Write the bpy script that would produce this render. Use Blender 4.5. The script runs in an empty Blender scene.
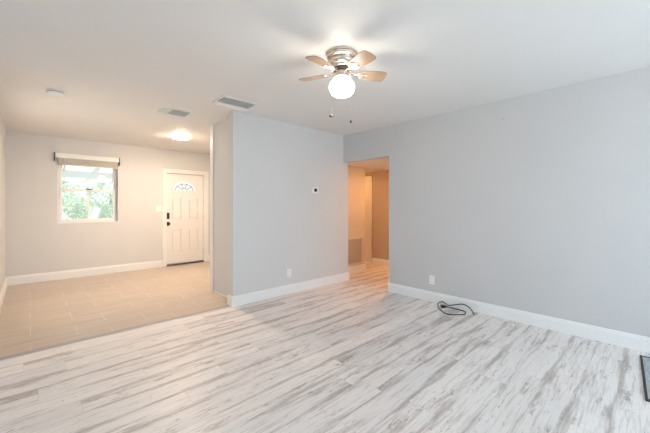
import bpy, bmesh, math, random
from mathutils import Vector, Matrix
random.seed(7)
S = bpy.context.scene
COL = S.collection
TH = math.radians(43.415)

# ---------------- camera ----------------
cam_d = bpy.data.cameras.new('camera')
cam = bpy.data.objects.new('camera', cam_d); COL.objects.link(cam)
cam.location = (0, 0, 1.245)
cam.rotation_euler = (math.pi / 2, 0, -TH)
cam_d.sensor_width = 36.0
cam_d.lens = 313.6 / 650 * 36.0
cam_d.shift_y = -9.8 / 650
cam_d.clip_start = 0.02
S.camera = cam

# ---------------- world, sun, window daylight, added fills, exposure ----------------
w = bpy.data.worlds.new('sky'); S.world = w; w.use_nodes = True
nt = w.node_tree; bg = nt.nodes['Background']
sky = nt.nodes.new('ShaderNodeTexSky'); sky.sky_type = 'HOSEK_WILKIE'
sky.turbidity = 4.0; sky.sun_direction = Vector((0.55, 0.35, 0.75)).normalized()
hs = nt.nodes.new('ShaderNodeHueSaturation'); hs.inputs['Saturation'].default_value = .45
nt.links.new(sky.outputs[0], hs.inputs['Color']); nt.links.new(hs.outputs[0], bg.inputs[0]); bg.inputs[1].default_value = 8.0

def lamp(name, kind, loc, energy, color, rot=(0, 0, 0), **kw):
    d = bpy.data.lights.new(name, kind); d.energy = energy; d.color = color
    for k, v in kw.items(): setattr(d, k, v)
    o = bpy.data.objects.new(name, d); COL.objects.link(o); o.location = loc; o.rotation_euler = rot
    return o
XL0 = -.257
lamp('sun', 'SUN', (6, 9, 8), 10.0, (1, .95, .86),
     rot=Vector((0.55, 0.35, 0.75)).to_track_quat('Z', 'Y').to_euler(), angle=0.01)
# daylight through the window opening behind the camera
lamp('daylight_back_window', 'AREA', (1.9, -2.17, 1.25), 66, (.72, .885, 1.0), rot=(math.pi / 2, 0, 0),
     shape='RECTANGLE', size=2.8, size_y=2.0)
lamp('added_side_fill', 'AREA', (-2.57, 0.9, 1.35), 2, (.90, .95, 1.0), rot=(math.pi / 2, 0, -math.pi / 2),
     shape='RECTANGLE', size=3.0, size_y=1.6)  # added side fill from an unseen opening, lights the right wall
lamp('added_entry_fill', 'AREA', (XL0 + .01, 4.95, 1.25), 12, (1, .87, .74), rot=(math.pi / 2, 0, -math.pi / 2),
     shape='RECTANGLE', size=1.1, size_y=1.2)  # added warm fill for the entry; the wall has no opening here
VS = S.view_settings
VS.view_transform = 'Standard'; VS.look = 'None'; VS.gamma = 1.0; VS.use_curve_mapping = False
VS.exposure = 0.05
try:
    S.cycles.use_denoising = True
    S.cycles.max_bounces = 10; S.cycles.diffuse_bounces = 7; S.cycles.sample_clamp_indirect = 6
except Exception: pass

# ---------------- materials ----------------
class N:
    def __init__(s, name):
        s.m = bpy.data.materials.new(name); s.m.use_nodes = True
        s.t = s.m.node_tree; s.b = s.t.nodes['Principled BSDF']
    def new(s, typ, **kw):
        n = s.t.nodes.new(typ)
        for k, v in kw.items(): setattr(n, k, v)
        return n
    def put(s, sock, v):
        if hasattr(v, 'links') or isinstance(v, bpy.types.NodeSocket): s.t.links.new(v, sock)
        else: sock.default_value = v
    def math(s, op, a, b=0.0, c=None):
        n = s.new('ShaderNodeMath', operation=op); s.put(n.inputs[0], a); s.put(n.inputs[1], b)
        if c is not None: s.put(n.inputs[2], c)
        return n.outputs[0]
    def vec(s, x, y, z):
        n = s.new('ShaderNodeCombineXYZ'); s.put(n.inputs[0], x); s.put(n.inputs[1], y); s.put(n.inputs[2], z)
        return n.outputs[0]
    def noise(s, v, scale=1.0, detail=3.0, rough=.5, dist=0.0):
        n = s.new('ShaderNodeTexNoise'); s.put(n.inputs['Vector'], v); n.inputs['Scale'].default_value = scale
        n.inputs['Detail'].default_value = detail; n.inputs['Roughness'].default_value = rough
        n.inputs['Distortion'].default_value = dist
        return n.outputs['Fac']
    def ramp(s, f, stops, interp='LINEAR'):
        n = s.new('ShaderNodeValToRGB'); s.put(n.inputs[0], f); e = n.color_ramp.elements
        n.color_ramp.interpolation = interp
        while len(e) < len(stops): e.new(.5)
        for q, (p, c) in zip(e, stops):
            q.position = p; q.color = (c[0], c[1], c[2], 1) if hasattr(c, '__len__') else (c, c, c, 1)
        return n.outputs[0]
    def mix(s, f, a, b, typ='MIX'):
        n = s.new('ShaderNodeMix', data_type='RGBA', blend_type=typ)
        s.put(n.inputs[0], f)
        for i, v in ((6, a), (7, b)):
            if not isinstance(v, bpy.types.NodeSocket): v = (v[0], v[1], v[2], 1)
            s.put(n.inputs[i], v)
        return n.outputs[2]
    def sstep(s, x, lo, hi):
        n = s.new('ShaderNodeMapRange', interpolation_type='SMOOTHSTEP')
        s.put(n.inputs[0], x); s.put(n.inputs[1], lo); s.put(n.inputs[2], hi)
        return n.outputs[0]
    def bump(s, h, strength, dist=.002):
        n = s.new('ShaderNodeBump'); n.inputs['Strength'].default_value = strength; n.inputs['Distance'].default_value = dist
        s.put(n.inputs['Height'], h); s.t.links.new(n.outputs[0], s.b.inputs['Normal'])
    def base(s, c, rough=.5, metal=0.0, spec=.5):
        if isinstance(c, bpy.types.NodeSocket): s.t.links.new(c, s.b.inputs['Base Color'])
        else: s.b.inputs['Base Color'].default_value = (c[0], c[1], c[2], 1)
        s.put(s.b.inputs['Roughness'], rough); s.b.inputs['Metallic'].default_value = metal
        s.b.inputs['Specular IOR Level'].default_value = spec
    def pos(s):
        n = s.new('ShaderNodeNewGeometry'); q = s.new('ShaderNodeSeparateXYZ'); s.t.links.new(n.outputs['Position'], q.inputs[0])
        return n.outputs['Position'], q.outputs[0], q.outputs[1], q.outputs[2]

def plain(name, c, rough=.5, metal=0.0, spec=.5, var=.04, scale=30, bump=0.0):
    n = N(name); p = n.new('ShaderNodeTexCoord').outputs['Object']
    f = n.noise(p, scale, 3)
    lo = [max(0, x * (1 - var)) for x in c]; hi = [min(1, x * (1 + var)) for x in c]
    n.base(n.ramp(f, [(.3, lo), (.7, hi)]), rough, metal, spec)
    if bump: n.bump(f, bump)
    return n.m
def paint(name, c, bump=.25, var=.015):
    n = N(name); p = n.pos()[0]
    big = n.noise(p, 1.3, 3); fine = n.noise(p, 55, 4, .6)
    n.base(n.ramp(big, [(.3, [x * (1 - var) for x in c]), (.7, [x * (1 + var) for x in c])]), .6, 0, .3)
    n.bump(fine, bump, .0015)
    return n.m
def glow(name, c, strength, base=(.9, .9, .9)):
    n = N(name); n.base(base, .35)
    n.b.inputs['Emission Color'].default_value = (c[0], c[1], c[2], 1); n.b.inputs['Emission Strength'].default_value = strength
    return n.m

def m_planks():
    n = N('whitewashed_plank_floor'); p, x, y, z = n.pos()
    W, L = .182, 1.22
    v = n.math('DIVIDE', y, W); row = n.math('FLOOR', v); fy = n.math('FRACT', v)
    wn = n.new('ShaderNodeTexWhiteNoise', noise_dimensions='1D'); n.put(wn.inputs['W'], row)
    u = n.math('ADD', n.math('DIVIDE', x, L), wn.outputs['Value'])
    colm = n.math('FLOOR', u); fx = n.math('FRACT', u)
    wn2 = n.new('ShaderNodeTexWhiteNoise', noise_dimensions='2D'); n.put(wn2.inputs['Vector'], n.vec(row, colm, 0))
    r = wn2.outputs['Value']
    sh = n.math('MULTIPLY', r, 53.0)
    xs = n.math('ADD', x, sh)
    g1 = n.noise(n.vec(n.math('MULTIPLY', xs, 3.2), n.math('MULTIPLY', y, 60.0), sh), 1, 8, .72, .3)     # fine grain
    g2 = n.noise(n.vec(n.math('MULTIPLY', xs, 1.4), n.math('MULTIPLY', y, 11.0), sh), 1, 6, .66, .35)      # smoky streaks
    g3 = n.noise(n.vec(n.math('MULTIPLY', xs, 11.0), n.math('MULTIPLY', y, 38.0), sh), 1, 7, .74, .5)     # flecks
    g4 = n.noise(n.vec(n.math('MULTIPLY', x, .8), n.math('MULTIPLY', y, 2.2), 4.0), 1, 3, .5)
    fine = n.ramp(g1, [(.25, (.42, .37, .33)), (.40, (.69, .65, .625)), (.52, (.84, .815, .80)), (.75, (.74, .71, .69))])
    edge = n.math('ABSOLUTE', n.math('SUBTRACT', fy, .5))
    edge = n.sstep(edge, .25, .5)
    st = n.math('ADD', g2, n.math('ADD', n.math('MULTIPLY', edge, .13), n.math('MULTIPLY', n.math('SUBTRACT', g4, .5), .25)))
    stm = n.sstep(st, .52, .72)
    hue = n.mix(n.noise(n.vec(xs, n.math('MULTIPLY', y, 2.0), 3.1), 1.4, 2), (.44, .35, .29), (.40, .375, .38))
    c = n.mix(n.math('MULTIPLY', stm, .80), fine, hue)
    bl = n.sstep(n.math('ADD', g3, n.math('MULTIPLY', n.math('SUBTRACT', g2, .5), .5)), .57, .68)
    c = n.mix(n.math('MULTIPLY', bl, .75), c, (.34, .295, .265))
    tone = n.ramp(r, [(0, (.90, .89, .895)), (.35, (.99, .98, .97)), (.7, (1.04, 1.02, 1.0)), (1, (.95, .935, .92))])
    c = n.mix(1.0, c, tone, 'MULTIPLY')
    # knots
    vo = n.new('ShaderNodeTexVoronoi', feature='F1'); n.put(vo.inputs['Vector'], n.vec(n.math('MULTIPLY', x, 1.5), n.math('MULTIPLY', y, 3.6), 0))
    vo.inputs['Scale'].default_value = 1.0
    kn = n.math('SUBTRACT', 1.0, n.sstep(n.math('ADD', vo.outputs['Distance'], n.math('MULTIPLY', g3, .06)), .045, .085))
    wk = n.new('ShaderNodeSeparateColor'); n.put(wk.inputs[0], vo.outputs['Color'])
    kn = n.math('MULTIPLY', kn, n.math('GREATER_THAN', wk.outputs[0], .45))
    c = n.mix(n.math('MULTIPLY', kn, .75), c, (.20, .16, .14))
    gy = n.math('MULTIPLY', n.math('MINIMUM', fy, n.math('SUBTRACT', 1.0, fy)), W)
    gx = n.math('MULTIPLY', n.math('MINIMUM', fx, n.math('SUBTRACT', 1.0, fx)), L)
    gap = n.math('SUBTRACT', 1.0, n.sstep(n.math('MINIMUM', gx, gy), .0006, .0022))
    c = n.mix(n.math('MULTIPLY', gap, .3), c, (.30, .28, .27))
    n.base(c, n.math('ADD', .34, n.math('MULTIPLY', g1, .16)), 0, .45)
    n.bump(n.math('SUBTRACT', g1, n.math('MULTIPLY', gap, 1.5)), .12, .0015)
    return n.m
def m_tiles():
    n = N('beige_wood_look_tile'); p, x, y, z = n.pos()
    W, L = .30, .60
    v = n.math('DIVIDE', n.math('SUBTRACT', y, 4.17), W); row = n.math('FLOOR', v); fy = n.math('FRACT', v)
    odd = n.math('PINGPONG', row, 1.0)
    u = n.math('ADD', n.math('DIVIDE', n.math('SUBTRACT', x, .015), L), n.math('MULTIPLY', odd, .43))
    colm = n.math('FLOOR', u); fx = n.math('FRACT', u)
    wn = n.new('ShaderNodeTexWhiteNoise', noise_dimensions='2D'); n.put(wn.inputs['Vector'], n.vec(row, colm, 0))
    sh = n.math('MULTIPLY', wn.outputs['Value'], 31.0)
    g = n.noise(n.vec(n.math('MULTIPLY', n.math('ADD', x, sh), 1.3), n.math('MULTIPLY', y, 18.0), sh), 1, 5, .6, .3)
    c = n.ramp(g, [(.3, (.43, .355, .285)), (.55, (.515, .43, .35)), (.75, (.555, .47, .39))])
    gy = n.math('MULTIPLY', n.math('MINIMUM', fy, n.math('SUBTRACT', 1.0, fy)), W)
    gx = n.math('MULTIPLY', n.math('MINIMUM', fx, n.math('SUBTRACT', 1.0, fx)), L)
    k1 = n.math('SUBTRACT', 1.0, n.sstep(gx, .004, .0065)); k2 = n.math('SUBTRACT', 1.0, n.sstep(gy, .002, .004))
    c = n.mix(n.math('MULTIPLY', k1, .38), c, (.76, .68, .58))
    c = n.mix(n.math('MULTIPLY', k2, .3), c, (.66, .57, .48))
    n.base(c, .28, 0, .5)
    n.bump(n.math('SUBTRACT', g, n.math('MAXIMUM', k1, k2)), .08, .001)
    return n.m
def m_glass():
    n = N('window_glass'); out = n.t.nodes['Material Output']
    fr = n.new('ShaderNodeFresnel'); fr.inputs['IOR'].default_value = 1.5
    tr = n.new('ShaderNodeBsdfTransparent'); tr.inputs[0].default_value = (.97, .985, .98, 1)
    gl = n.new('ShaderNodeBsdfGlossy'); gl.inputs['Roughness'].default_value = .02
    mx = n.new('ShaderNodeMixShader'); n.t.links.new(fr.outputs[0], mx.inputs[0])
    n.t.links.new(tr.outputs[0], mx.inputs[1]); n.t.links.new(gl.outputs[0], mx.inputs[2]); n.t.links.new(mx.outputs[0], out.inputs[0])
    return n.m
def m_louvre_mat(): pass

M = dict(
    wall=paint('light_grey_wall_paint', (.66, .66, .655)),
    ceil=paint('white_ceiling_paint', (.80, .80, .79), bump=.35),
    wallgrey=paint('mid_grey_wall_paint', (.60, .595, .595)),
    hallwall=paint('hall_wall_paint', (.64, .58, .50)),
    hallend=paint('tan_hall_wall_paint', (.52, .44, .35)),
    trim=plain('white_trim_paint', (.83, .83, .82), .35, var=.01),
    door=plain('white_door_paint', (.82, .81, .79), .4, var=.01),
    planks=m_planks(), tiles=m_tiles(), glass=m_glass(),
    strip=plain('grey_vinyl_strip', (.38, .36, .37), .45, var=.08),
    nickel=plain('brushed_nickel', (.78, .70, .62), .25, 1.0, var=.03, scale=60),
    darkmetal=plain('dark_bronze_metal', (.16, .13, .11), .35, .8),
    blade=plain('pale_maple_blade', (.44, .31, .215), .4, var=.08, scale=12),
    black=plain('black_plastic', (.012, .012, .013), .3),
    bracket=plain('dark_grey_bracket', (.09, .09, .09), .4),
    screen=plain('black_screen', (.008, .008, .01), .15),
    plastic=plain('white_plastic', (.86, .86, .84), .35, var=.01),
    grilleframe=plain('cream_grille_enamel', (.68, .62, .55), .45, var=.01),
    vent=plain('white_vent_enamel', (.80, .80, .78), .4, var=.01),
    ventdark=plain('vent_duct_shade_metal', (.13, .13, .13), .6),
    filt=plain('tan_grille_slats', (.60, .53, .46), .5, var=.03),
    vinyl=plain('white_vinyl_frame', (.84, .85, .84), .35, var=.01),
    jambgrey=plain('grey_jamb_strip', (.30, .29, .28), .5),
    slat=plain('ivory_blind_slats', (.76, .72, .65), .5, var=.02),
    mat=None, rubber=plain('black_rubber_border', (.03, .03, .03), .6, bump=.2),
    globe=glow('lit_opal_globe', (1, .89, .75), 22.0),
    disc=glow('lit_flush_diffuser', (1, .76, .56), 330.0),
    halllamp=glow('lit_hall_diffuser', (1, .47, .18), 108.0),
    lawn=plain('lawn_green', (.20, .32, .09), .9, var=.25, scale=6, bump=.4),
    leaf=plain('shrub_leaf_green', (.46, .56, .36), .6, var=.15, scale=2),
    paleleaf=plain('tree_leaf_green', (.52, .60, .42), .6, var=.15, scale=2),
    bark=plain('brown_bark', (.17, .12, .08), .9, var=.2, bump=.5),
    concrete=plain('pale_concrete', (.62, .61, .58), .85, var=.06, scale=8, bump=.2),
    patiopaint=plain('white_patio_paint', (.80, .81, .82), .5, var=.02),
    stucco=paint('pale_exterior_stucco', (.72, .68, .6), bump=.6),
)
def m_mat():
    n = N('grey_woven_mat'); p, x, y, z = n.pos()
    a = n.noise(n.vec(n.math('MULTIPLY', x, 12.0), n.math('MULTIPLY', y, 70.0), 0), 1, 4, .6)
    n.base(n.ramp(a, [(.3, (.24, .28, .29)), (.6, (.42, .46, .48)), (.8, (.56, .59, .60))]), .45)
    n.bump(a, .4, .002)
    return n.m
M['mat'] = m_mat()
def m_panel():
    n = N('translucent_patio_panel'); n.base((.82, .83, .83), .5)
    tl = n.new('ShaderNodeBsdfTranslucent'); tl.inputs[0].default_value = (.8, .8, .78, 1)
    mx = n.new('ShaderNodeMixShader'); mx.inputs[0].default_value = .65
    n.t.links.new(n.b.outputs[0], mx.inputs[1]); n.t.links.new(tl.outputs[0], mx.inputs[2])
    n.t.links.new(mx.outputs[0], n.t.nodes['Material Output'].inputs[0]); return n.m
M['panel'] = m_panel()

# ---------------- mesh helpers ----------------
class MB:
    def __init__(s): s.bm = bmesh.new()
    def _add(s, tmp, mat=None):
        if mat is not None: bmesh.ops.transform(tmp, matrix=mat, verts=tmp.verts)
        me = bpy.data.meshes.new('tmp'); tmp.to_mesh(me); tmp.free(); s.bm.from_mesh(me); bpy.data.meshes.remove(me)
    def box(s, x0, x1, y0, y1, z0, z1, bev=0.0, mat=None, seg=2):
        t = bmesh.new(); bmesh.ops.create_cube(t, size=1)
        bmesh.ops.scale(t, vec=(abs(x1 - x0), abs(y1 - y0), abs(z1 - z0)), verts=t.verts)
        bmesh.ops.translate(t, vec=((x0 + x1) / 2, (y0 + y1) / 2, (z0 + z1) / 2), verts=t.verts)
        if bev: bmesh.ops.bevel(t, geom=t.edges[:], offset=bev, segments=seg, affect='EDGES', profile=.5)
        s._add(t, mat); return s
    def lathe(s, prof, c=(0, 0, 0), n=48, mat=None):
        t = bmesh.new(); rings = []
        for r, z in prof:
            if r < 1e-6: rings.append([t.verts.new((0, 0, z))])
            else: rings.append([t.verts.new((r * math.cos(2 * math.pi * i / n), r * math.sin(2 * math.pi * i / n), z)) for i in range(n)])
        for a, b in zip(rings, rings[1:]):
            for i in range(n):
                j = (i + 1) % n
                if len(a) == 1 and len(b) > 1: t.faces.new((a[0], b[i], b[j]))
                elif len(b) == 1 and len(a) > 1: t.faces.new((a[i], b[0], a[j]))
                elif len(a) > 1: t.faces.new((a[i], b[i], b[j], a[j]))
        if len(rings[0]) > 1: t.faces.new(rings[0])
        if len(rings[-1]) > 1: t.faces.new(rings[-1][::-1])
        bmesh.ops.recalc_face_normals(t, faces=t.faces[:])
        bmesh.ops.translate(t, vec=c, verts=t.verts)
        s._add(t, mat); return s
    def tube(s, pts, r, n=8):
        t = bmesh.new(); pts = [Vector(p) for p in pts]; rings = []; up = Vector((0, 0, 1)); prev = None
        for i, p in enumerate(pts):
            d = (pts[min(i + 1, len(pts) - 1)] - pts[max(i - 1, 0)]).normalized()
            a = prev if prev is not None else (up if abs(d.z) < .9 else Vector((1, 0, 0)))
            a = (a - d * a.dot(d)).normalized(); b = d.cross(a); prev = a
            rr = r[i] if hasattr(r, '__len__') else r
            rings.append([t.verts.new(p + (a * math.cos(2 * math.pi * k / n) + b * math.sin(2 * math.pi * k / n)) * rr) for k in range(n)])
        for a, b in zip(rings, rings[1:]):
            for k in range(n): t.faces.new((a[k], a[(k + 1) % n], b[(k + 1) % n], b[k]))
        t.faces.new(rings[0][::-1]); t.faces.new(rings[-1])
        bmesh.ops.recalc_face_normals(t, faces=t.faces[:])
        s._add(t); return s
    def prism(s, outline, z0, z1, mat=None, bev=0.0):
        t = bmesh.new(); a = [t.verts.new((x, y, z0)) for x, y in outline]; b = [t.verts.new((x, y, z1)) for x, y in outline]
        k = len(a); t.faces.new(a[::-1]); t.faces.new(b)
        for i in range(k): t.faces.new((a[i], a[(i + 1) % k], b[(i + 1) % k], b[i]))
        bmesh.ops.recalc_face_normals(t, faces=t.faces[:])
        if bev: bmesh.ops.bevel(t, geom=t.edges[:], offset=bev, segments=2, affect='EDGES')
        s._add(t, mat); return s
    def build(s, name, mat, parent=None, loc=None, smooth=False):
        """world-space geometry; with a parent Empty at loc the mesh is stored relative to it"""
        me = bpy.data.meshes.new(name)
        o = bpy.data.objects.new(name, me); COL.objects.link(o)
        base = Vector((0, 0, 0))
        if parent is not None:
            base = Vector(parent['_b']) if '_b' in parent else Vector((0, 0, 0))
            o.parent = parent
        if loc is not None and parent is None:
            o.location = loc; base = Vector(loc)
        bmesh.ops.translate(s.bm, vec=-base, verts=s.bm.verts)
        s.bm.to_mesh(me); s.bm.free(); me.materials.append(mat)
        if parent is not None or loc is not None: BASE[o.name] = tuple(base)
        if smooth:
            for f in me.polygons: f.use_smooth = True
            try: me.set_sharp_from_angle(angle=math.radians(40))
            except Exception: pass
        return o
BASE = {}
def tag(o, label, cat, group=None, kind=None):
    if label: o['label'] = label
    if cat: o['category'] = cat
    if group: o['group'] = group
    if kind: o['kind'] = kind
    return o
def thing(name, label, cat, loc=(0, 0, 0), group=None, kind=None):
    o = bpy.data.objects.new(name, None); COL.objects.link(o); o.location = loc; o.empty_display_size = .05
    o['_b'] = [float(v) for v in loc]
    return tag(o, label, cat, group, kind)
def part(parent, name, mb, mat, smooth=False, label=None):
    """child mesh; a child of a part shares that part's origin (children keep world-space build coordinates)"""
    if '_b' not in parent: parent['_b'] = list(BASE.get(parent.name, (0, 0, 0)))
    o = mb.build(name, mat, parent, smooth=smooth)
    if label: o['label'] = label
    o['_b'] = list(parent['_b'])
    return o
def struct(name, mb, mat, label, cat):
    o = mb.build(name, mat); return tag(o, label, cat, kind='structure')

# ---------------- room shell ----------------
H = 2.44; XL = -.257; XR = 3.848; YP = 3.616; YW = 7.029; YB = -2.2; XF = -2.6; HC = 2.005
struct('floor', MB().box(XF, 5.5, YB, YP + .06, -.06, 0).box(3.83, 5.5, YP + .05, 5.25, -.06, 0).box(XF - .1, XL - .04, YP + .05, 3.83, -.06, 0), M['planks'],
       'whitewashed grey wood plank floor of the main room and hallway', 'floor')
struct('floor_entry', MB().box(XL - .05, 3.15, YP + .06, YW + .1, -.06, 0), M['tiles'],
       'beige tile floor of the entry area by the front door', 'floor')
struct('ceiling', MB().box(XF - .1, XR + .11, YB - .1, YW + .14, H, H + .1), M['ceil'], 'flat white painted ceiling', 'ceiling')
struct('ceiling_hall', MB().box(XR + .11, 5.6, 1.0, 5.3, HC, HC + .5), M['ceil'], 'low ceiling of the hallway beyond the opening', 'ceiling')
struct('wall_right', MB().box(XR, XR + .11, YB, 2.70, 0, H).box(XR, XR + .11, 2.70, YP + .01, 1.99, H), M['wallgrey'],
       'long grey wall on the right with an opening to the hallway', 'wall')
struct('wall_partition', MB().box(1.847, XR + .118, YP, YP + .11, 0, H), M['wall'],
       'light grey partition wall holding the thermostat', 'wall')
struct('wall_closet', MB().box(1.972, 3.15, YP + .11, 4.53, 0, H), M['wall'],
       'narrow recessed wall behind the left end of the partition', 'wall')
struct('wall_entry_right', MB().box(3.05, 3.15, 4.53, YW, 0, H), M['wall'], 'wall to the right of the front door', 'wall')
WX0, WX1, WZ0, WZ1 = .36, 1.235, .955, 2.15
DX0, DX1, DZ1 = 2.085, 2.900, 1.965
b = MB()
for x0, x1, z0, z1 in ((XL - .1, WX0, 0, H), (WX0, WX1, 0, WZ0), (WX0, WX1, WZ1, H), (WX1, DX0, 0, H), (DX0, DX1, DZ1, H), (DX1, 3.15, 0, H)):
    b.box(x0, x1, YW, YW + .14, z0, z1)
struct('wall_front', b, M['wall'], 'far entry wall with the window and the front door', 'wall')
struct('wall_left', MB().box(XL - .1, XL, 3.72, YW, 0, H).box(XF, XL - .1, 3.72, 3.82, 0, H), M['wall'], 'entry side wall at the left edge', 'wall')
b = MB().box(XF - .1, XF, YB, -.6, 0, H).box(XF - .1, XF, 2.4, 3.82, 0, H).box(XF - .1, XF, -.6, 2.4, 0, .55).box(XF - .1, XF, -.6, 2.4, 2.15, H)  # unseen side wall, its opening added to let light in
struct('wall_far_left', b, M['wall'], 'main room side wall with a wide opening added for light', 'wall')
b = MB().box(XF, -.2, YB - .1, YB, 0, H).box(3.4, XR + .11, YB - .1, YB, 0, H).box(-.2, 3.4, YB - .1, YB, 0, .25).box(-.2, 3.4, YB - .1, YB, 2.25, H)
struct('wall_back', b, M['wall'], 'main room wall behind the viewer with a window opening', 'wall')
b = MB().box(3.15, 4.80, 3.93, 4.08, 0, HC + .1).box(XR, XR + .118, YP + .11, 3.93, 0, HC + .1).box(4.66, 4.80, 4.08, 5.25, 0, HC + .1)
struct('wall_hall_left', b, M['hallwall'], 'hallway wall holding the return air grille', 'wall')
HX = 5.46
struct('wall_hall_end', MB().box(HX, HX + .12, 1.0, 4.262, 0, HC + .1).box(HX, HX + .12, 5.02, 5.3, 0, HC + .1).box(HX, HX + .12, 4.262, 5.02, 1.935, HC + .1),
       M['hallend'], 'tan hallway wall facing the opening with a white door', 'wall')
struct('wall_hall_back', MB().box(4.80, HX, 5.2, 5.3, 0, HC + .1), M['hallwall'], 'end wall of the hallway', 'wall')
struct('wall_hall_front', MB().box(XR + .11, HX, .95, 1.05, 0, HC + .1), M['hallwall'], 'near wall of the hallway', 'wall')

# baseboards: profile extruded along a segment, d is the outward (room side) normal
def bb(mbx, p0, p1, nrm, h=.131, t=.015):
    p0, p1, nv = Vector((*p0, 0)), Vector((*p1, 0)), Vector((*nrm, 0))
    prof = [(0, .0), (t, .0), (t, h - .028), (t * .72, h - .018), (t * .62, h - .006), (t * .3, h), (0, h)]
    t_ = bmesh.new(); A = [t_.verts.new(p0 + nv * a + Vector((0, 0, z))) for a, z in prof]; B = [t_.verts.new(p1 + nv * a + Vector((0, 0, z))) for a, z in prof]
    k = len(A); t_.faces.new(A); t_.faces.new(B[::-1])
    for i in range(k): t_.faces.new((A[i], A[(i + 1) % k], B[(i + 1) % k], B[i]))
    bmesh.ops.recalc_face_normals(t_, faces=t_.faces[:]); mbx._add(t_); return mbx
def baseboard(name, segs, label, h=.131):
    m = MB()
    for sg in segs: bb(m, *sg, h=h)
    return struct(name, m, M['trim'], label, 'baseboard')
baseboard('baseboard_right', [((XR, YB), (XR, 2.70), (-1, 0)), ((XR - .015, 2.70), (XR + .11, 2.70), (0, 1))], 'tall white baseboard along the right wall')
baseboard('baseboard_partition', [((1.832, YP), (XR + .118, YP), (0, -1)), ((1.847, YP), (1.847, YP + .125), (-1, 0)), ((XR + .118, YP - .015), (XR + .118, YP + .11), (1, 0))],
          'tall white baseboard along the partition wall')
baseboard('baseboard_front', [((XL, YW), (DX0 - .075, YW), (0, -1)), ((DX1 + .085, YW), (3.05, YW), (0, -1))], 'white baseboard under the entry window', h=.14)
baseboard('baseboard_left', [((XL, 3.72), (XL, YW), (1, 0))], 'white baseboard of the left entry wall', h=.14)
baseboard('baseboard_entry_right', [((3.05, 4.53), (3.05, YW), (-1, 0))], 'white baseboard to the right of the front door')
baseboard('baseboard_hall', [((XR + .118, 3.93), (4.80, 3.93), (0, -1)), ((4.80, 3.915), (4.80, 5.2), (1, 0)), ((HX, 1.05), (HX, 4.262), (-1, 0))], 'white baseboard of the hallway')
baseboard('baseboard_back', [((XF, YB), (XR, YB), (0, 1)), ((XF, YB), (XF, 3.72), (1, 0)), ((XF, 3.72), (XL, 3.72), (0, -1))], 'white baseboard behind the viewer')
struct('trim_1', MB().prism([(-.0, 0), (.064, 0), (.056, .005), (.008, .005)], XL - .0, 1.847,
       mat=Matrix(((0, 0, 1, 0), (1, 0, 0, YP + .045), (0, 1, 0, 0), (0, 0, 0, 1)))), M['strip'],
       'thin grey transition strip between planks and entry tile', 'trim')
struct('trim_2', MB().box(1.955, 1.972, 4.45, 4.545, 0, H, .003).box(1.963, 1.972, YP + .11, 4.45, 0, .022, .003), M['trim'],
       'narrow pale trim at the far edge of the recessed wall', 'trim')

# ---------------- entry window ----------------
win = thing('window_1', 'white single hung window with raised blind beside the front door', 'window', (.8, YW + .07, WZ0), kind='structure')
YF0, YF1 = YW + .075, YW + .13
b = MB().box(WX0, WX0 + .035, YF0, YF1, WZ0, WZ1, .004).box(WX1 - .035, WX1, YF0, YF1, WZ0, WZ1, .004)
b.box(WX0 + .03, WX1 - .03, YF0, YF1, WZ0, WZ0 + .035, .004).box(WX0 + .03, WX1 - .03, YF0, YF1, WZ1 - .04, WZ1, .004)
part(win, 'window_frame', b, M['vinyl'])
ZM = 1.545
a, c = WX0 + .035, WX1 - .035
part(win, 'jamb_strip', MB().box(WX1 - .006, WX1 + .001, YW + .001, YF0, WZ0 + .014, 2.10, .001), M['jambgrey'], label='grey strip on the right side of the frame')  # dark grey strip covering the right reveal face
lo = part(win, 'lower_sash', MB().box(a, a + .035, YF0 - .01, YF0 + .025, WZ0 + .035, ZM + .03, .004).box(c - .035, c, YF0 - .01, YF0 + .025, WZ0 + .035, ZM + .03, .004)
     .box(a + .03, c - .03, YF0 - .01, YF0 + .025, WZ0 + .035, WZ0 + .075, .004).box(a + .03, c - .03, YF0 - .012, YF0 + .025, ZM - .03, ZM + .03, .004)
     .box(.775, .815, YF0 - .004, YF0 + .02, WZ0 + .07, ZM - .02, .004), M['vinyl'])
part(lo, 'pane', MB().box(a + .03, c - .03, YF0 + .006, YF0 + .010, WZ0 + .07, ZM - .02), M['glass'])
part(lo, 'sash_lock', MB().box(.765, .825, YF0 - .032, YF0 - .010, ZM + .004, ZM + .028, .004).box(.795, .85, YF0 - .045, YF0 - .03, ZM + .010, ZM + .024, .004), M['bracket'])
up = part(win, 'upper_sash', MB().box(a, a + .03, YF0 + .028, YF0 + .05, ZM - .02, WZ1 - .04, .004).box(c - .03, c, YF0 + .028, YF0 + .05, ZM - .02, WZ1 - .04, .004)
     .box(a + .03, c - .03, YF0 + .028, YF0 + .05, WZ1 - .075, WZ1 - .04, .004).box(a + .03, c - .03, YF0 + .028, YF0 + .05, ZM - .02, ZM + .02, .004), M['vinyl'])
part(up, 'pane', MB().box(a + .03, c - .03, YF0 + .036, YF0 + .040, ZM + .02, WZ1 - .075), M['glass'])
part(win, 'window_sill', MB().box(WX0 - .0, WX1 + .0, YW - .004, YF0, WZ0 - .0, WZ0 + .014, .003), M['trim'])

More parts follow.
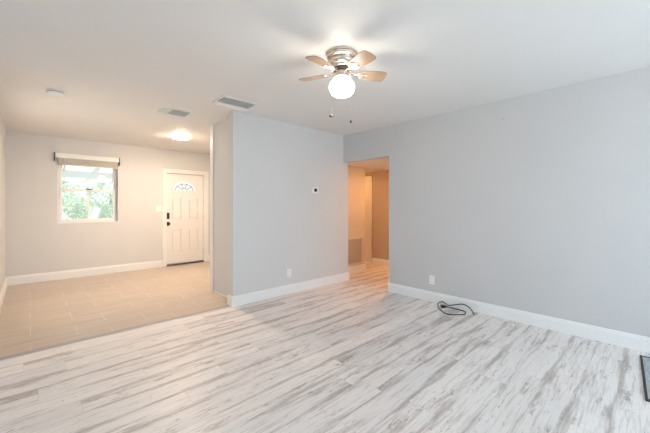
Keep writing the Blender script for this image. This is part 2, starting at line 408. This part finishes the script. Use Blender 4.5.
bl = thing('window_blind', 'ivory blind drawn all the way up across the entry window top', 'blind', (.8, YW, WZ1 - .1))
part(bl, 'headrail', MB().box(WX0 - .03, WX1 + .01, YW - .05, YW + .0, 2.082, 2.162, .006), M['vinyl'])
b = MB()
for i in range(14): b.box(WX0 + .012, WX1 - .012, YW - .040, YW + .008, 2.078 - i * .0072, 2.0826 - i * .0072, .0012, seg=1)
part(bl, 'slat_stack', b, M['slat'])
part(bl, 'bottom_rail', MB().box(WX0 + .010, WX1 - .010, YW - .042, YW + .010, 1.962, 1.979, .004), M['slat'])
part(bl, 'bracket', MB().box(WX0 - .046, WX0 - .030, YW - .054, YW + .0, 2.02, 2.166, .003), M['bracket'], label='dark left end bracket')
part(bl, 'bracket', MB().box(WX1 + .010, WX1 + .026, YW - .054, YW + .0, 2.02, 2.166, .003), M['bracket'], label='dark right end bracket')
part(bl, 'tilt_wand', MB().tube([(.455, YW - .056, 2.09), (.455, YW - .05, 1.9), (.458, YW - .045, 1.50)], .005), M['plastic'])

# ---------------- front door ----------------
dr = thing('door_1', 'white panelled front door with half round glass and black locks', 'door', (2.48, YW, 0), kind='structure')
SX0, SX1 = DX0 + .018, DX1 - .022
YD = YW + .045
part(dr, 'door_casing', MB().box(DX0 - .072, DX0 + .004, YW - .018, YW, 0, DZ1 + .07, .005).box(DX1 - .004, DX1 + .08, YW - .018, YW, 0, DZ1 + .07, .005)
     .box(DX0 - .004, DX1 + .004, YW - .0175, YW, DZ1 - .002, DZ1 + .07, .005), M['trim'])
part(dr, 'door_jamb', MB().box(DX0, DX0 + .016, YW - .002, YW + .14, 0, DZ1, .002).box(DX1 - .016, DX1, YW - .002, YW + .14, 0, DZ1, .002).box(DX0 + .016, DX1 - .016, YW - .002, YW + .14, DZ1 - .014, DZ1, .002), M['trim'])
part(dr, 'threshold', MB().box(DX0 + .016, DX1 - .016, YW - .005, YW + .14, 0, .032, .004), M['darkmetal'])
# slab with recessed panels and a half-round light: a grid face built from cells
def slab():
    t = MB(); z0, z1 = .042, DZ1 - .018
    cells = [(2.205, 2.405, .27, .765), (2.56, 2.765, .27, .765), (2.205, 2.405, .965, 1.43), (2.56, 2.765, .965, 1.43)]
    t.box(SX0, SX1, YD + .026, YD + .044, z0, z1)
    xs = [SX0, 2.205, 2.405, 2.56, 2.765, SX1]; zs = [z0, .27, .765, .965, 1.43, z1]
    for i in range(5):
        for j in range(5):
            x0, x1, q0, q1 = xs[i], xs[i + 1], zs[j], zs[j + 1]
            if i in (1, 3) and j in (1, 3):
                # ogee moulding round a raised field
                t.box(x0 + .030, x1 - .030, YD + .003, YD + .028, q0 + .030, q1 - .030, .006)
            else: t.box(x0, x1, YD, YD + .028, q0, q1)
    return t
sl = part(dr, 'door_slab', slab(), M['door'])
FC, FZ, FRX, FRZ = 2.468, 1.595, .262, .215
def half(rx, rz, n=28, z=0): return [(FC + rx * math.cos(math.pi * i / n), z + rz * math.sin(math.pi * i / n)) for i in range(n + 1)]
XZ = Matrix(((1, 0, 0, 0), (0, 0, 1, 0), (0, 1, 0, 0), (0, 0, 0, 1)))
def frame_half(rx, rz, t_, y0, y1):
    m = MB(); o = half(rx + t_, rz + t_, z=FZ); i_ = half(rx, rz, z=FZ); n = len(o)
    for k in range(n - 1): m.prism([o[k], o[k + 1], i_[k + 1], i_[k]], y0, y1, mat=XZ)
    m.box(FC - rx - t_, FC + rx + t_, y0, y1, FZ - t_, FZ)
    return m
fr = part(sl, 'fanlight_frame', frame_half(FRX - .02, FRZ - .02, .022, YD - .010, YD + .004), M['door'])
n_ = N('glowing_fanlight_glass'); n_.base((.12, .13, .14), .3)
n_.b.inputs['Transmission Weight'].default_value = .0
n_.b.inputs['Emission Color'].default_value = (.95, .98, 1, 1); n_.b.inputs['Emission Strength'].default_value = .86  # emission stands in for daylight coming through the glass
part(sl, 'fanlight_glass', MB().prism(half(FRX - .02, FRZ - .02, z=FZ), YD - .003, YD + .002, mat=XZ), n_.m, label='half round glass glowing in place of daylight')
m = MB()
for k in range(1, 5):
    an = math.pi * k / 5
    p0 = (FC + .06 * math.cos(an), YD - .005, FZ + .05 * math.sin(an)); p1 = (FC + (FRX - .05) * math.cos(an), YD - .005, FZ + (FRZ - .05) * math.sin(an))
    m.tube([p0, p1], .006, 6)
for rx, rz in ((.06, .05), (FRX - .075, FRZ - .075)):
    m.tube([(x, YD - .005, z) for x, z in half(rx, rz, 18, FZ)], .006, 6)
part(sl, 'fanlight_caming', m, plain('grey_caming', (.30, .31, .32), .4, .3), label='grey leaded pattern')
kp = part(sl, 'keypad_lock', MB().box(2.112, 2.163, YD - .026, YD + .001, .985, 1.118, .008), M['black'], label='black rectangular keypad lock')
kb = MB().lathe([(.0, 0), (.030, 0), (.030, .006), (.018, .012), (.015, .030), (.028, .036), (.031, .048), (.026, .060), (.0, .063)], n=32,
                mat=Matrix.Translation((2.140, YD, .885)) @ Matrix.Rotation(math.pi / 2, 4, 'X'))
kb.box(2.112, 2.166, YD - .012, YD + .001, .842, .925, .010)
part(sl, 'door_knob', kb, M['black'], True, label='black round door knob')
b = MB()
for z in (.25, 1.0, 1.72): b.tube([(SX1 + .003, YD - .006, z - .045), (SX1 + .003, YD - .006, z + .045)], .006)
part(dr, 'hinge', b, M['nickel'])

# ---------------- hallway door ----------------
d2 = thing('door_2', 'white panelled door at the end of the hallway', 'door', (HX, 4.64, 0), kind='structure')
m = MB().box(HX + .012, HX + .044, 4.282, 5.012, .012, 1.925)
ys = [4.282, 4.345, 4.60, 4.68, 4.93, 5.012]; zs = [.012, .22, .80, .92, 1.80, 1.925]
for i in range(5):
    for j in range(5):
        if i in (1, 3) and j in (1, 3): m.box(HX + .007, HX + .016, ys[i] + .028, ys[i + 1] - .028, zs[j] + .028, zs[j + 1] - .028, .004)
        else: m.box(HX + .004, HX + .014, ys[i], ys[i + 1], zs[j], zs[j + 1])
part(d2, 'door_slab', m, M['door'])
part(d2, 'gap_shade_sheet', MB().box(HX + .063, HX + .10, 4.262, 5.02, 0, 1.935), M['bracket'])  # dark sheet behind the slab, stands in for shade in the door gap

# ---------------- ceiling fan ----------------
FX, FY = 1.780, 1.689
fan = thing('ceiling_fan', 'five bladed brushed metal ceiling fan with round lit globe', 'ceiling fan', (FX, FY, H))
def L(prof): return MB().lathe(prof, (FX, FY, 0), 56)
part(fan, 'canopy', L([(.116, H), (.121, H - .005), (.121, H - .014), (.113, H - .020), (.112, H - .030), (.118, H - .035), (.116, H - .043), (.100, H - .050), (0, H - .050)]), M['nickel'], True)
part(fan, 'motor_housing', L([(.090, H - .045), (.096, H - .054), (.098, H - .074), (.090, H - .086), (.074, H - .094), (.070, H - .112), (.060, H - .118), (0, H - .118)]), M['nickel'], True)
part(fan, 'flywheel', L([(.062, H - .116), (.066, H - .119), (.066, H - .130), (.056, H - .134), (0, H - .134)]), M['darkmetal'], True, label='dark slotted hub ring')
part(fan, 'switch_housing', L([(.046, H - .132), (.050, H - .140), (.050, H - .168), (.062, H - .176), (.066, H - .194), (.060, H - .198), (0, H - .198)]), M['nickel'], True)
gp = [(.058, H - .186)] + [(.099 * math.cos(t) ** .8, H - .264 + .074 * math.sin(t)) for t in [math.radians(a_) for a_ in (52, 40, 28, 15, 0, -15, -28, -40, -52, -64, -76, -86)]] + [(0, H - .339)]
part(fan, 'globe_shade', L(gp), M['globe'], True, label='glowing white opal globe')
ZB = H - .150
def blade_outline():
    pts = [(.135, -.040), (.160, -.049), (.30, -.064), (.345, -.060), (.358, -.045), (.364, 0.0), (.360, .046), (.345, .060), (.30, .064), (.160, .049), (.135, .040)]
    return pts
for k in range(5):
    an = math.radians(228.5 + 72 * k) - TH
    R_ = Matrix.Translation((FX, FY, ZB)) @ Matrix.Rotation(an, 4, 'Z') @ Matrix.Rotation(math.radians(-13), 4, 'X')
    bd = part(fan, 'blade', MB().prism(blade_outline(), -.003, .003, mat=R_, bev=.0015), M['blade'])
    # curled bracket arm: two looped prongs and a stem
    m = MB().prism([(.050, -.010), (.125, -.008), (.125, .008), (.050, .010)], -.004, .004, mat=R_, bev=.001)
    for s_ in (-1, 1):
        cur = [(.115, 0), (.122, .018 * s_), (.140, .032 * s_), (.165, .036 * s_), (.185, .028 * s_), (.188, .014 * s_), (.172, .008 * s_), (.152, .010 * s_)]
        m.tube([R_ @ Vector((x_, y_, -.006)) for x_, y_ in cur], .0045, 8)
    m.tube([R_ @ Vector((.10, 0, -.006)), R_ @ Vector((.205, 0, -.006))], .005, 8)
    m.tube([Vector((FX, FY, 0)) + Vector((.055 * math.cos(an), .055 * math.sin(an), H - .124)), R_ @ Vector((.09, 0, -.002))], .007, 8)
    part(bd, 'blade_bracket', m, M['nickel'], True)
cs, sn = math.cos(TH), math.sin(TH)
def chain(r_off, d_off, zend, fob_prof, nm):
    x, y = FX + r_off * cs + d_off * sn, FY - r_off * sn + d_off * cs
    m = MB(); z = H - .160
    m.tube([(FX + (x - FX) * .55, FY + (y - FY) * .55, z), (x, y, z - .006), (x, y, z - .03), (x, y, zend)], .0014, 6)
    zz = z - .035
    while zz > zend:
        m.lathe([(0, .0022), (.0022, 0), (0, -.0022)], (x, y, zz), 6); zz -= .011
    ch = part(fan, 'pull_chain', m, M['nickel'])
    part(ch, 'fob', MB().lathe(fob_prof, (x, y, zend), 20), M['darkmetal'], True, label='dark fob at the chain end')
chain(-.085, -.070, 1.940, [(0, .004), (.010, .002), (.016, -.005), (.016, -.010), (.008, -.015), (0, -.016)], 'a')
chain(.064, -.075, 1.897, [(0, .004), (.004, .002), (.007, -.006), (.007, -.014), (.003, -.018), (0, -.019)], 'b')

# ---------------- flush lights ----------------
def flush(x, y, z, r, label, mat):
    f = thing('flush_ceiling_light', label, 'ceiling light', (x, y, z))
    part(f, 'trim_ring', MB().lathe([(r, z), (r + .003, z - .004), (r, z - .012), (r - .010, z - .014), (r - .014, z - .010), (r - .014, z)], (x, y, 0), 48), M['plastic'], True)
    part(f, 'diffuser', MB().lathe([(r - .013, z - .008), (r - .014, z - .016), (r - .022, z - .024), (r - .05, z - .030), (r * .35, z - .034), (0, z - .035)], (x, y, 0), 48), mat, True, label='glowing warm diffuser')
flush(1.895, 5.60, H, .140, 'lit round flush ceiling light in front of the front door', M['disc'])
flush(4.86, 3.12, HC, .150, 'lit round flush light on the low hallway ceiling', M['halllamp'])
flush(5.12, 4.80, HC, .085, 'small unseen flush light added before the hallway door', M['halllamp'])  # unseen lamp added to brighten the door and end wall

# ---------------- ceiling vents ----------------
def vent(x0, x1, y0, y1, label, z=H, lip=.07, side=False):
    v = thing('ceiling_vent', label, 'air vent', ((x0 + x1) / 2, (y0 + y1) / 2, z), group='ceiling vents')
    f = .028
    fr = MB().box(x0, x1, y0, y0 + f, z - .010, z, .003).box(x0, x1, y1 - lip, y1, z - .014, z, .004)
    fr.box(x0, x0 + f, y0 + f, y1 - lip, z - .010, z, .003).box(x1 - f, x1, y0 + f, y1 - lip, z - .010, z, .003)
    part(v, 'frame', fr, M['vent'])
    part(v, 'backing', MB().box(x0 + f, x1 - f, y0 + f, y1 - lip, z - .003, z - .0005), M['ventdark'])
    xa = x0 + f + (.33 * (x1 - x0 - 2 * f) if side else 0)
    n = int((y1 - y0 - f - lip) / .024)
    for i in range(n):
        yc = y0 + f + (i + .5) * (y1 - y0 - f - lip) / n
        R_ = Matrix.Translation(((xa + x1 - f) / 2, yc, z - .012)) @ Matrix.Rotation(math.radians(48), 4, 'X')
        part(v, 'louvre', MB().box(-(x1 - f - xa) / 2, (x1 - f - xa) / 2, -.0125, .0125, -.0008, .0008, mat=R_), M['vent'])
    if side:
        part(v, 'divider', MB().box(xa - .0015, xa + .0015, y0 + f, y1 - lip, z - .022, z - .001), M['vent'])
        for i in range(5):
            R_ = Matrix.Translation((x0 + f + (i + .5) * (xa - x0 - f) / 5, (y0 + f + y1 - lip) / 2, z - .012)) @ Matrix.Rotation(math.radians(48), 4, 'Y')
            part(v, 'louvre', MB().box(-.0125, .0125, -(y1 - y0 - f - lip) / 2, (y1 - y0 - f - lip) / 2, -.0008, .0008, mat=R_), M['vent'])
    part(v, 'damper_lever', MB().box(x0 + f + .002, x0 + f + .012, (y0 + y1) / 2 - .02, (y0 + y1) / 2 + .02, z - .026, z - .018, .002), M['vent'])
    m = MB(); R_ = Matrix.Translation(((x0 + x1) / 2, y1 - .042, z - .021)) @ Matrix.Rotation(math.radians(-38), 4, 'X')
    m.box(-(x1 - x0) / 2 + .02, (x1 - x0) / 2 - .02, -.027, .027, -.001, .001, mat=R_)
    part(v, 'deflector', m, M['vent'])
    return v
vent(1.135, 1.515, 4.03, 4.33, 'white ceiling vent over the entry, nearer the smoke detector', side=True)
vent(1.515, 1.945, 3.185, 3.455, 'white ceiling vent just left of the partition wall top corner')

# ---------------- small wall and ceiling fittings ----------------
sd = thing('smoke_detector', 'white round smoke detector on the ceiling before the window', 'smoke detector', (.20, 4.26, H))
part(sd, 'mounting_base', MB().lathe([(.070, H), (.074, H - .004), (.074, H - .012), (.066, H - .014)], (.20, 4.26, 0)), M['plastic'], True)
part(sd, 'vent_gap', MB().lathe([(.060, H - .012), (.060, H - .026), (0, H - .026)], (.20, 4.26, 0)), M['ventdark'], True)
part(sd, 'cover', MB().lathe([(.068, H - .022), (.070, H - .024), (.070, H - .040), (.058, H - .052), (.024, H - .056), (.022, H - .053), (0, H - .053)], (.20, 4.26, 0)), M['plastic'], True)

t = thing('thermostat', 'white thermostat with small black screen on the partition wall', 'thermostat', (3.20, YP, 1.495))
part(t, 'housing', MB().box(3.14, 3.262, YP - .026, YP, 1.452, 1.545, .008), M['plastic'])
part(t, 'screen', MB().box(3.172, 3.228, YP - .0275, YP - .022, 1.475, 1.524, .002), M['screen'], label='black square screen')

def outlet(label, o, ax):
    """o centre on the wall, ax = 'y' wall facing -Y or 'x' wall facing -X"""
    t = thing('wall_outlet', label, 'outlet', o, group='duplex outlets')
    R_ = Matrix.Translation(o) @ (Matrix.Identity(4) if ax == 'y' else Matrix.Rotation(-math.pi / 2, 4, 'Z'))
    part(t, 'cover_plate', MB().box(-.036, .036, -.006, 0, -.058, .058, .003, mat=R_), M['plastic'])
    for s_ in (-1, 1):
        rc = part(t, 'receptacle', MB().box(-.017, .017, -.0085, -.004, s_ * .024 - .014, s_ * .024 + .014, .004, mat=R_), M['plastic'])
        part(rc, 'slots', MB().box(-.009, -.006, -.0088, -.007, s_ * .024 - .003, s_ * .024 + .006, mat=R_).box(.006, .009, -.0088, -.007, s_ * .024 - .003, s_ * .024 + .006, mat=R_)
             .box(-.002, .002, -.0088, -.007, s_ * .024 - .010, s_ * .024 - .006, mat=R_), M['black'])
    part(t, 'screw', MB().lathe([(0, 0), (.003, 0), (.003, .002), (0, .002)], n=12, mat=R_ @ Matrix.Translation((0, -.006, 0)) @ Matrix.Rotation(math.pi / 2, 4, 'X')), M['nickel'])
outlet('white wall outlet low on the partition wall below the thermostat', (2.711, YP, .296), 'y')
outlet('white wall outlet low on the right wall above the black cord', (XR, 2.024, .285), 'x')

t = thing('light_switch', 'white double switch plate left of the front door', 'light switch', (1.952, YW, 1.205))
part(t, 'cover_plate', MB().box(1.892, 2.008, YW - .006, YW, 1.147, 1.263, .003), M['plastic'])
for x in (1.927, 1.973):
    part(t, 'toggle', MB().box(x - .005, x + .005, YW - .018, YW - .005, 1.198, 1.216, .002), M['plastic'])

g = thing('return_air_grille', 'tan return air grille low on the hallway wall', 'air grille', (4.42, 3.93, .15))
gx0, gx1, gz0, gz1 = 4.12, 4.715, .155, .665
part(g, 'frame', MB().box(gx0, gx1, 3.918, 3.93, gz0, gz0 + .022, .003).box(gx0, gx1, 3.918, 3.93, gz1 - .022, gz1, .003)
     .box(gx0, gx0 + .022, 3.918, 3.93, gz0 + .022, gz1 - .022, .003).box(gx1 - .022, gx1, 3.918, 3.93, gz0 + .022, gz1 - .022, .003), M['grilleframe'])
part(g, 'backing', MB().box(gx0 + .022, gx1 - .022, 3.927, 3.93, gz0 + .022, gz1 - .022), M['filt'])
for i in range(22):
    zc = gz0 + .03 + (i + .5) * (gz1 - gz0 - .06) / 22
    R_ = Matrix.Translation(((gx0 + gx1) / 2, 3.921, zc)) @ Matrix.Rotation(math.radians(38), 4, 'X')
    part(g, 'louvre', MB().box(-(gx1 - gx0) / 2 + .03, (gx1 - gx0) / 2 - .03, -.0095, .0095, -.0007, .0007, mat=R_), M['filt'])

tag(MB().lathe([(0, 0), (.005, 0), (.005, .002), (.0018, .003), (.0018, .018), (0, .018)], n=12,
    mat=Matrix.Translation((XR - .016, 1.177, 2.224)) @ Matrix.Rotation(math.pi / 2, 4, 'Y')).build('nail', M['darkmetal']),
    'small dark nail high on the right wall', 'nail')

# ---------------- black cord ----------------
def catmull(P, k=6):
    P = [Vector(p) for p in P]; P = [P[0]] + P + [P[-1]]; out = []
    for i in range(1, len(P) - 2):
        a, b, c, d = P[i - 1:i + 3]
        for j in range(k):
            t = j / k
            out.append(.5 * ((2 * b) + (c - a) * t + (2 * a - 5 * b + 4 * c - d) * t * t + (3 * b - a - 3 * c + d) * t ** 3))
    out.append(P[-2]); return out
cp = [(3.738, 1.782, .014), (3.752, 1.755, .008), (3.765, 1.728, .0055), (3.769, 1.639, .0055), (3.753, 1.567, .0055), (3.71, 1.532, .0055), (3.649, 1.521, .0055), (3.581, 1.568, .0055), (3.525, 1.629, .0055),
      (3.53, 1.698, .0055), (3.617, 1.797, .0055), (3.731, 1.883, .006), (3.805, 1.908, .022), (3.815, 1.862, .040), (3.81, 1.808, .024), (3.785, 1.772, .022),
      (3.81, 1.703, .038), (3.815, 1.612, .066), (3.812, 1.547, .054), (3.80, 1.50, .025), (3.721, 1.44, .0055)]
co = thing('power_cord', 'black power cord coiled loosely on the floor by the right wall', 'cord', (3.68, 1.68, 0))
part(co, 'cable', MB().tube(catmull(cp), .0055, 8), M['black'], True)
R_ = Matrix.Translation((3.712, 1.812, .016)) @ Matrix.Rotation(math.radians(132), 4, 'Z')
pl = part(co, 'plug', MB().box(-.030, .024, -.017, .017, -.016, .016, .006, mat=R_).box(-.048, -.028, -.010, .010, -.010, .010, .004, mat=R_), M['black'])
part(pl, 'prong', MB().box(.022, .042, -.009, -.0065, -.004, .004, mat=R_).box(.022, .042, .0065, .009, -.004, .004, mat=R_), M['nickel'])

# ---------------- floor mat ----------------
mt = thing('floor_mat', 'dark edged grey mat on the planks at the right edge', 'mat', (3.26, -.25, 0))
x0, x1, y0, y1 = 2.87, 3.70, -.42, .095
RM = Matrix.Translation((x1, y1, 0)) @ Matrix.Rotation(math.radians(3.2), 4, 'Z') @ Matrix.Translation((-x1, -y1, 0))
part(mt, 'pile', MB().box(x0 + .02, x1 - .02, y0 + .02, y1 - .012, .0, .010, .002, mat=RM), M['mat'])
part(mt, 'border', MB().box(x0, x1, y1 - .014, y1, 0, .012, .003, mat=RM).box(x0, x1, y0, y0 + .02, 0, .012, .003, mat=RM)
     .box(x0, x0 + .022, y0 + .02, y1 - .014, 0, .012, .003, mat=RM).box(x1 - .022, x1, y0 + .02, y1 - .014, 0, .012, .003, mat=RM), M['rubber'], label='black rubber border')

# ---------------- outside the entry window ----------------
def outside(o): return o
struct('ground', MB().box(-16, 14, YW + .14, 30, -.20, -.12), M['lawn'], 'green lawn seen through the entry window', 'lawn')
struct('patio_slab', MB().box(-3, 6.5, YW + .14, 15.2, -.12, -.04), M['concrete'], 'pale patio slab outside the entry window', 'patio')
pc = thing('patio_cover', 'white patio roof with rafters outside the entry window', 'patio cover', (1.2, 8.6, 0))
Z0, Z1, Y0, Y1 = 2.72, 2.10, YW + .16, 15.0
SL = math.atan2(Z1 - Z0, Y1 - Y0)
b = MB(); RS = Matrix.Translation((1.9, (Y0 + Y1) / 2, (Z0 + Z1) / 2 + .09)) @ Matrix.Rotation(SL, 4, 'X')
for i in range(40): b.box(-4.0 + i * .2, -4.0 + i * .2 + .19, -3.93, 3.93, 0, .02 + .012 * (i % 2), mat=RS)
part(pc, 'roof_panel', b, M['panel'])
for i in range(10):
    x = -1.6 + i * .78
    R_ = Matrix.Translation((x, (Y0 + Y1) / 2, (Z0 + Z1) / 2)) @ Matrix.Rotation(SL, 4, 'X')
    part(pc, 'rafter', MB().box(-.022, .022, -3.9, 3.9, -.05, .088, .004, mat=R_), M['patiopaint'])
part(pc, 'beam', MB().box(-2.0, 5.9, 11.75, 11.87, 2.10, 2.30, .005), M['patiopaint'])
for x in (-1.9, 5.7): part(pc, 'post', MB().box(x - .05, x + .05, 11.76, 11.86, -.04, 2.10, .005), M['patiopaint'])
def foliage(cx, cy, cz, rx, ry, rz, n, size, rnd):
    m = bmesh.new()
    for i in range(n):
        while True:
            v = Vector((rnd.uniform(-1, 1), rnd.uniform(-1, 1), rnd.uniform(-1, 1)))
            if .3 < v.length < 1: break
        bump = 1 + .22 * math.sin(5 * v.x + cx * 3) * math.cos(4 * v.z + cy)
        c = Vector((cx + v.x * rx * bump, cy + v.y * ry * bump, cz + v.z * rz * bump))
        d = Vector((rnd.gauss(0, 1), rnd.gauss(0, 1), rnd.gauss(0, 1))).normalized(); e = d.orthogonal().normalized(); q = d.cross(e)
        s_ = size * rnd.uniform(.6, 1.3)
        m.faces.new([m.verts.new(c - e * s_), m.verts.new(c + q * s_ * .45), m.verts.new(c + e * s_), m.verts.new(c - q * s_ * .45)])
    t = MB(); t._add(m); return t
rnd = random.Random(3)
for cx, cy, r, h, lab in ((1.55, 16.9, .50, 1.75, 'leafy green shrub outside, left of the lower window mullion'),
                          (2.75, 17.6, .52, 1.45, 'leafy green shrub outside, right of the lower window mullion'),
                          (4.3, 17.2, .60, 1.5, 'leafy green shrub outside, past the right edge of the window view')):
    s_ = thing('shrub', lab, 'shrub', (cx, cy, -.12), group='shrubs beyond the patio')
    part(s_, 'foliage', foliage(cx, cy, h * .5 - .05, r, r, h * .52, 1900, .06, rnd), M['leaf'])
    part(s_, 'stem', MB().tube([(cx, cy, -.12), (cx + .03, cy, h * .5)], [.05, .02]), M['bark'])
for cx, cy, h, r, lab in ((1.4, 27.5, 3.4, 1.5, 'pale green tree far outside, left in the window'), (4.6, 29, 3.6, 1.6, 'pale green tree far outside, right in the window')):
    s_ = thing('tree', lab, 'tree', (cx, cy, -.12), group='trees beyond the lawn')
    part(s_, 'crown', foliage(cx, cy, h * .62, r, r, h * .42, 1400, .13, rnd), M['paleleaf'])
    part(s_, 'trunk', MB().tube([(cx, cy, -.12), (cx + .05, cy, h * .3), (cx, cy + .05, h * .7)], [.14, .11, .05]), M['bark'])
for o in list(S.objects):
    if '_b' in o: del o['_b']
